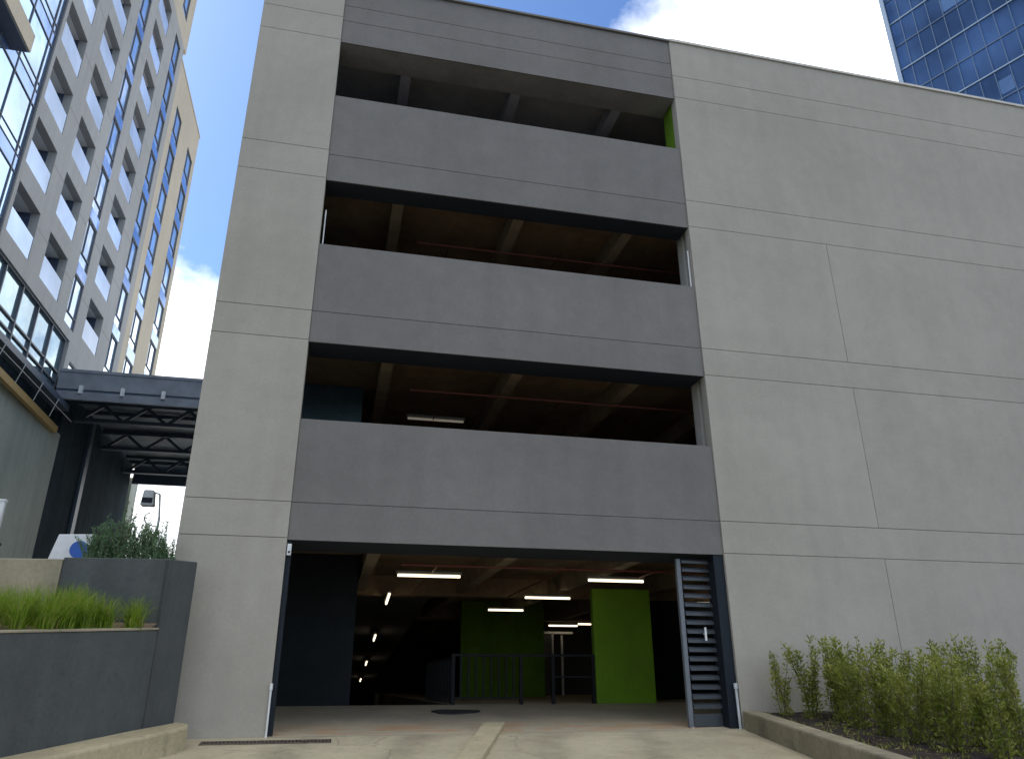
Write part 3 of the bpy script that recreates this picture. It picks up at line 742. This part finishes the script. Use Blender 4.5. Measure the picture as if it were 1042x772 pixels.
for (a, b, z0, z1, kd_) in ops:
    if kd_ == 'rec':
        r = MB(); xo, xb = AX-.352, AX-DEP
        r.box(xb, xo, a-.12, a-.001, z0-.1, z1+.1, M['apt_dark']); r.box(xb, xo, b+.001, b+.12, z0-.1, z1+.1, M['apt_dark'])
        r.box(xb, xo, a, b, z1+.001, z1+.1, M['apt_ceiling']); r.box(xb, xo, a, b, z0-.1, z0-.001, M['apt_ceiling'])
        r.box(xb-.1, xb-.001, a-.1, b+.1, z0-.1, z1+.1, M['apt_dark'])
        o = r.build('balcony', ap)
        gl = MB(); gl.box(AX-.05, AX-.02, a+.004, b-.004, z0+.02, z0+1.04, M['apt_balu']); gl.build('balustrade', o)
        dr_ = MB(); dr_.box(xb, xb+.04, a+.15, b-.4, z0+.03, z1-.25, M['apt_pane']); dr_.build('balcony_door', o)
    else: window(a, b, z0, z1, AX)
for nme, (a, b) in FL.items(): pass
for (a, b, z0, z1, _) in th_h: window(a, b, z0, z1, AX-.08)
for (a, b, z0, z1, _) in tp: window(a, b, z0, z1, AX)
# the flush strips have blue spandrel glass set into the wall between floors
for nme, (a, b) in FL.items():
    for k in range(-3, 4):
        p = MB(); p.box(AX-.02, AX+.006, a+.02, b-.02, zt(k)+.02, zt(k)+FH-2.5-.02, M['apt_blue']); p.build('spandrel_panel', ap)
for nme, (a, b) in FT.items():
    for k in range(-4, 3):
        p = MB(); p.box(AX-.1, AX-.074, a+.02, b-.02, zt(k)+.17, zt(k)+FH-2.2-.02, M['apt_blue']); p.build('spandrel_panel', ap)
# glazed bay left of the grey field
cw = MB(); cf = MB(); cs = MB()
cw.box(AX-.2, AX-.10, 2.0, GY0-.002, 15.72, 49.4, M['curtain'])
for yy in (3.5, 5.4, 7.3, 9.2, 11.1, 12.6, 14.3):
    cf.box(AX-.12, AX-.06, yy-.025, yy+.025, 15.72, 49.3, M['frame'])
cf.box(AX-.12, AX-.03, 14.66, 14.71, 15.72, 49.3, M['frame'])
for k in range(-4, 7):
    cs.box(AX-.11, AX-.085, 2.0, 14.6, zt(k)+.1, zt(k)+.72, M['apt_blue'])
    cf.box(AX-.12, AX-.06, 2.0, 14.6, zt(k)+.06, zt(k)+.1, M['frame']); cf.box(AX-.12, AX-.06, 2.0, 14.6, zt(k)+.72, zt(k)+.76, M['frame'])
    cf.box(AX-.12, AX-.07, 2.0, 14.6, zt(k)-2.0, zt(k)-1.96, M['frame'])
cw.build('curtain_glass', ap); cf.build('mullion_grid', ap); cs.build('spandrel_panel', ap)
for k in (-2, 1):
    zb = zt(k)+.45
    b_ = MB(); b_.box(AX-.16, AX+.55, 4.0, 12.0, zb, zb+.8, M['apt_tan']); b_.box(AX-.16, AX+.5, 4.06, 11.94, zb-.06, zb-.001, M['frame']); b_.build('balcony_box', ap)
# podium glass row
pr_ = MB(); pr_.box(AX-.3, AX-.2, 2.0, 23.2, 12.86, 15.7, M['row_glass'])
o = pr_.build('podium_window', ap)
fr = MB()
for yy in [23.2-1.78*i for i in range(12)]: fr.box(AX-.21, AX-.10, yy-.04, yy+.04, 12.86, 15.64, M['frame'])
fr.box(AX-.21, AX-.08, 2, 23.26, 15.64, 15.718, M['frame'])
for z in (13.55, 14.05): fr.box(AX-.21, AX-.12, 2, 23.2, z-.035, z+.035, M['frame'])
fr.build('frame', o)
# podium walls
mb = MB(); mb.box(AX-3, AX-.02, -14, 24.9, 2.18, 11.6, M['low_wall']); mb.box(AX-3, AX-.5, -14, 24.9, 11.602, 12.84, M['low_dark'])
mb.build('podium_wall', ap)
mb = MB(); mb.box(AX-3, AX-.10, 24.91, 38.2, 2.18, 13.905, M['low_dark']); mb.box(AX-.099, AX+.05, 28.9, 29.4, 2.18, 13.70, M['canopy_steel']); mb.build('podium_shaded_wall', ap)  # same base wall, canopy shade put into its darker colour
mb = MB(); mb.box(AX-3, AX-.6, 38.3, 39.6, 2.18, 13.29, M['row_glass']); mb.box(AX-3, AX-.3, 39.61, 41.2, 2.18, 13.29, M['low_wall']); mb.build('podium_end', ap)
# marquee over the podium: deck, ochre edge beam, thin struts
mq = MB(); mq.box(AX-.018, AX+.55, 2, 23.6, 12.35, 12.62, M['canopy_steel']); mq.box(AX-.018, AX+.3, 2, 23.6, 12.63, 12.82, M['canopy']); mq.build('marquee', ap)
mq = MB(); mq.bar((AX+.55, 3, 11.5), (AX+.1, 23.8, 11.5), .2, .30, M['rail_yellow']); mq.build('edge_rail', ap)
for yy in (12, 14, 16, 18, 20, 22):
    mq = MB(); mq.tube((AX+.6, yy, 12.4), (AX+.35, yy+.1, 11.6), .018, M['lampgrey']); mq.tube((AX+.62, yy, 12.0), (AX+.62, yy+2, 12.0), .014, M['lampgrey']); mq.build('strut', ap)

# ------------------------------------------------------------------ canopy between the buildings
cp = thing('passage_canopy', (-8, 24, 13), 'dark steel canopy with open trusses bridging the gap between garage and apartment block', 'canopy')
mb = MB(); mb.box(-13.0+.02, -2.46, 23.0, 23.25, 13.25, 14.15, M['canopy']); mb.box(-12.98, -2.46, 22.96, 22.999, 14.06, 14.2, M['canopy']); mb.build('fascia', cp)
mb = MB(); mb.box(-12.98, -2.46, 22.9, 23.05, 12.72, 13.1, M['canopy']); mb.box(-12.98, -2.46, 23.06, 23.3, 13.12, 13.24, M['canopy_steel']); mb.build('edge_beam', cp)
for i in range(6):
    x = -11.9+i*1.75
    mb = MB(); mb.box(x-.08, x+.08, 22.8, 22.95, 13.0, 13.38, M['lampgrey']); mb.build('bracket', cp)
mb = MB(); mb.box(-12.98, -2.46, 23.3, 38.2, 13.75, 13.9, M['canopy_deck']); mb.build('deck', cp)
for yy in (26.2, 31.0, 36.0):
    mb = MB(); mb.bar((-12.98, yy, 13.66), (-2.46, yy, 13.66), .3, .14, M['canopy_steel']); mb.bar((-12.98, yy, 12.78), (-2.46, yy, 12.78), .34, .18, M['canopy_steel'])
    x = -12.8; up_ = True
    while x < -3:
        mb.bar((x, yy, 12.8 if up_ else 13.6), (x+1.0, yy, 13.6 if up_ else 12.8), .14, .14, M['canopy_steel']); x += 1.0; up_ = not up_
    mb.build('truss', cp)
for yy in (27.4, 30.7, 33.9, 36.8):
    mb = MB(); mb.bar((-12.98, yy, 13.6), (-2.46, yy, 13.6), .12, .2, M['canopy_steel']); mb.build('joist', cp)
mb = MB(); mb.box(-12.98, -2.46, 38.3, 38.5, 12.6, 14.0, M['canopy_steel']); mb.build('end_beam', cp)

# ------------------------------------------------------------------ glass tower far right
tw = thing('glass_tower', (66, 40, -1), 'tall blue glass office tower beyond the roof at upper right', 'building')
E0 = Vector((61.15, 45.0, 0)); fd = Vector((.38, -.925, 0)).normalized(); inn = Vector((fd.y*-1, fd.x, 0))
if inn.x < 0: inn = -inn
Lw = 42; TH = 135
def fpt(s, z, off=0): return E0+fd*s+Vector((0, 0, z))-inn*off
mb = MB(); a, b = E0, E0+fd*Lw
mb.hexa([a, b, b+inn*25, a+inn*25]+[p+Vector((0, 0, TH)) for p in (a, b, b+inn*25, a+inn*25)], M['tower_glass']); fix(mb.build('glass_skin', tw))
def strip(mb, s0, s1, z0, z1, off, m): 
    mb.hexa([fpt(s0, z0, off), fpt(s1, z0, off), fpt(s1, z0, 0)+inn*.05, fpt(s0, z0, 0)+inn*.05, fpt(s0, z1, off), fpt(s1, z1, off), fpt(s1, z1, 0)+inn*.05, fpt(s0, z1, 0)+inn*.05], m)
TF = 3.6
for i in range(8, 34):
    z = 36+TF*(i-8)
    mb = MB(); strip(mb, 0, Lw, z, z+(.15 if i % 2 else .10), .12 if i % 2 else .09, M['tower_line'] if i % 2 else M['tower_dark']); mb.build('floor_band', tw)
mb = MB()
for s in range(28):
    strip(mb, s*1.5, s*1.5+.07, 20, TH, .07, M['tower_dark'])
mb.build('mullion_grid', tw)
rnd = random.Random(2)
for i in range(8, 32):
    z = 36+TF*(i-8)
    for s in range(0, 42, 3):
        if rnd.random() < .24: mb = MB(); strip(mb, s+.1, s+rnd.choice((1.45, 2.95)), z+.5, z+rnd.choice((1.6, 2.3, 3.2)), .04, M['tower_pale']); mb.build('blind', tw)
mb = MB(); strip(mb, -.25, .25, 0, TH, .25, M['tower_line']); mb.build('corner_trim', tw)

# ------------------------------------------------------------------ world, sun, camera
sun_el, sun_az = R(48), R(-42)    # azimuth from +y towards +x
sv = Vector((math.sin(sun_az)*math.cos(sun_el), math.cos(sun_az)*math.cos(sun_el), math.sin(sun_el)))
w = bpy.data.worlds.new('World'); scene.world = w; w.use_nodes = True
nt = w.node_tree; nt.nodes.clear()
out = nt.nodes.new('ShaderNodeOutputWorld'); bg = nt.nodes.new('ShaderNodeBackground'); nt.links.new(bg.outputs[0], out.inputs[0])
sky = nt.nodes.new('ShaderNodeTexSky'); sky.sky_type = 'NISHITA'; sky.sun_disc = False; sky.sun_elevation = sun_el; sky.sun_rotation = sun_az
sky.air_density = 1.0; sky.dust_density = .6; sky.ozone_density = 1.5
tc = nt.nodes.new('ShaderNodeTexCoord')
def dot(v):
    n = nt.nodes.new('ShaderNodeVectorMath'); n.operation = 'DOT_PRODUCT'; nt.links.new(tc.outputs['Generated'], n.inputs[0]); n.inputs[1].default_value = Vector(v).normalized(); return n.outputs['Value']
sep = nt.nodes.new('ShaderNodeSeparateXYZ'); nt.links.new(tc.outputs['Generated'], sep.inputs[0])
den = _math(nt, 'ADD', _math(nt, 'ABSOLUTE', sep.outputs[2]), .35)
cmb = nt.nodes.new('ShaderNodeCombineXYZ')
nt.links.new(_math(nt, 'DIVIDE', sep.outputs[0], den), cmb.inputs[0]); nt.links.new(_math(nt, 'DIVIDE', sep.outputs[1], den), cmb.inputs[1]); cmb.inputs[2].default_value = 3.7
n1 = _noise(nt, cmb.outputs[0], 1.9, 9, .58)
n2 = _noise(nt, cmb.outputs[0], 5.5, 6, .6)
base = _math(nt, 'ADD', n1, _math(nt, 'MULTIPLY', _math(nt, 'SUBTRACT', n2, .5), .35))
CLOUDS = 'HERE'
low = _math(nt, 'MULTIPLY', _range(nt, sep.outputs[2], .30, .60, .30, -.06), _range(nt, sep.outputs[1], -.1, .35, .25, 1))  # low cloud cut back behind the camera, out of view, to cool facade light
v = _math(nt, 'ADD', base, low)
for d, c0, c1, a in SKYBLOBS if 'SKYBLOBS' in globals() else (((.50, .62, .60), .95, .995, .36), ((-.165, .83, .535), .986, .9993, -.21), ((0, -.1, 1), .72, .95, .30), ((-0.19, 0.71, 0.68), .975, .998, -.14)):  # zenith blob is an unseen cloud added to brighten the ground
    v = _math(nt, 'ADD', v, _range(nt, dot(d), c0, c1, 0, a))
mask = _range(nt, v, .50, .74, 0, 1)
ccol = _mix(nt, _range(nt, n2, .35, .65, 0, 1), (11.0, 11.8, 12.8), (16.5, 16.3, 15.6))
skyc = nt.nodes.new('ShaderNodeVectorMath'); skyc.operation = 'MULTIPLY'; nt.links.new(sky.outputs[0], skyc.inputs[0]); skyc.inputs[1].default_value = (.66, .86, 1.12)
col = _mix(nt, mask, skyc.outputs[0], ccol)
nt.links.new(col, bg.inputs[0]); bg.inputs[1].default_value = .1
sl = bpy.data.lights.new('sun', 'SUN'); sl.energy = 3; sl.angle = R(.5); sl.color = (1, .95, .87)
so = bpy.data.objects.new('sun', sl); COL.objects.link(so); so.rotation_euler = (-sv).to_track_quat('-Z', 'Y').to_euler(); so.location = (0, 0, 60)

cam = bpy.data.cameras.new('camera'); co = bpy.data.objects.new('camera', cam); COL.objects.link(co)
yaw, pitch, roll = R(13.04061653), R(22.03142463), R(-.2289515)
cy, sy, cpp, sp = math.cos(yaw), math.sin(yaw), math.cos(pitch), math.sin(pitch)
f = Vector((sy*cpp, cy*cpp, sp)); r = Vector((cy, -sy, 0)); u = r.cross(f)
r2 = r*math.cos(roll)+u*math.sin(roll); u2 = -r*math.sin(roll)+u*math.cos(roll)
co.matrix_world = Matrix(((r2.x, u2.x, -f.x, 0), (r2.y, u2.y, -f.y, -12.6258), (r2.z, u2.z, -f.z, .7), (0, 0, 0, 1)))
cam.sensor_width = 36; cam.lens = 26.481; cam.clip_start = .05; cam.clip_end = 6000
scene.camera = co
scene.view_settings.view_transform = 'Standard'; scene.view_settings.look = 'None'
scene.view_settings.exposure = .8; scene.view_settings.gamma = 1
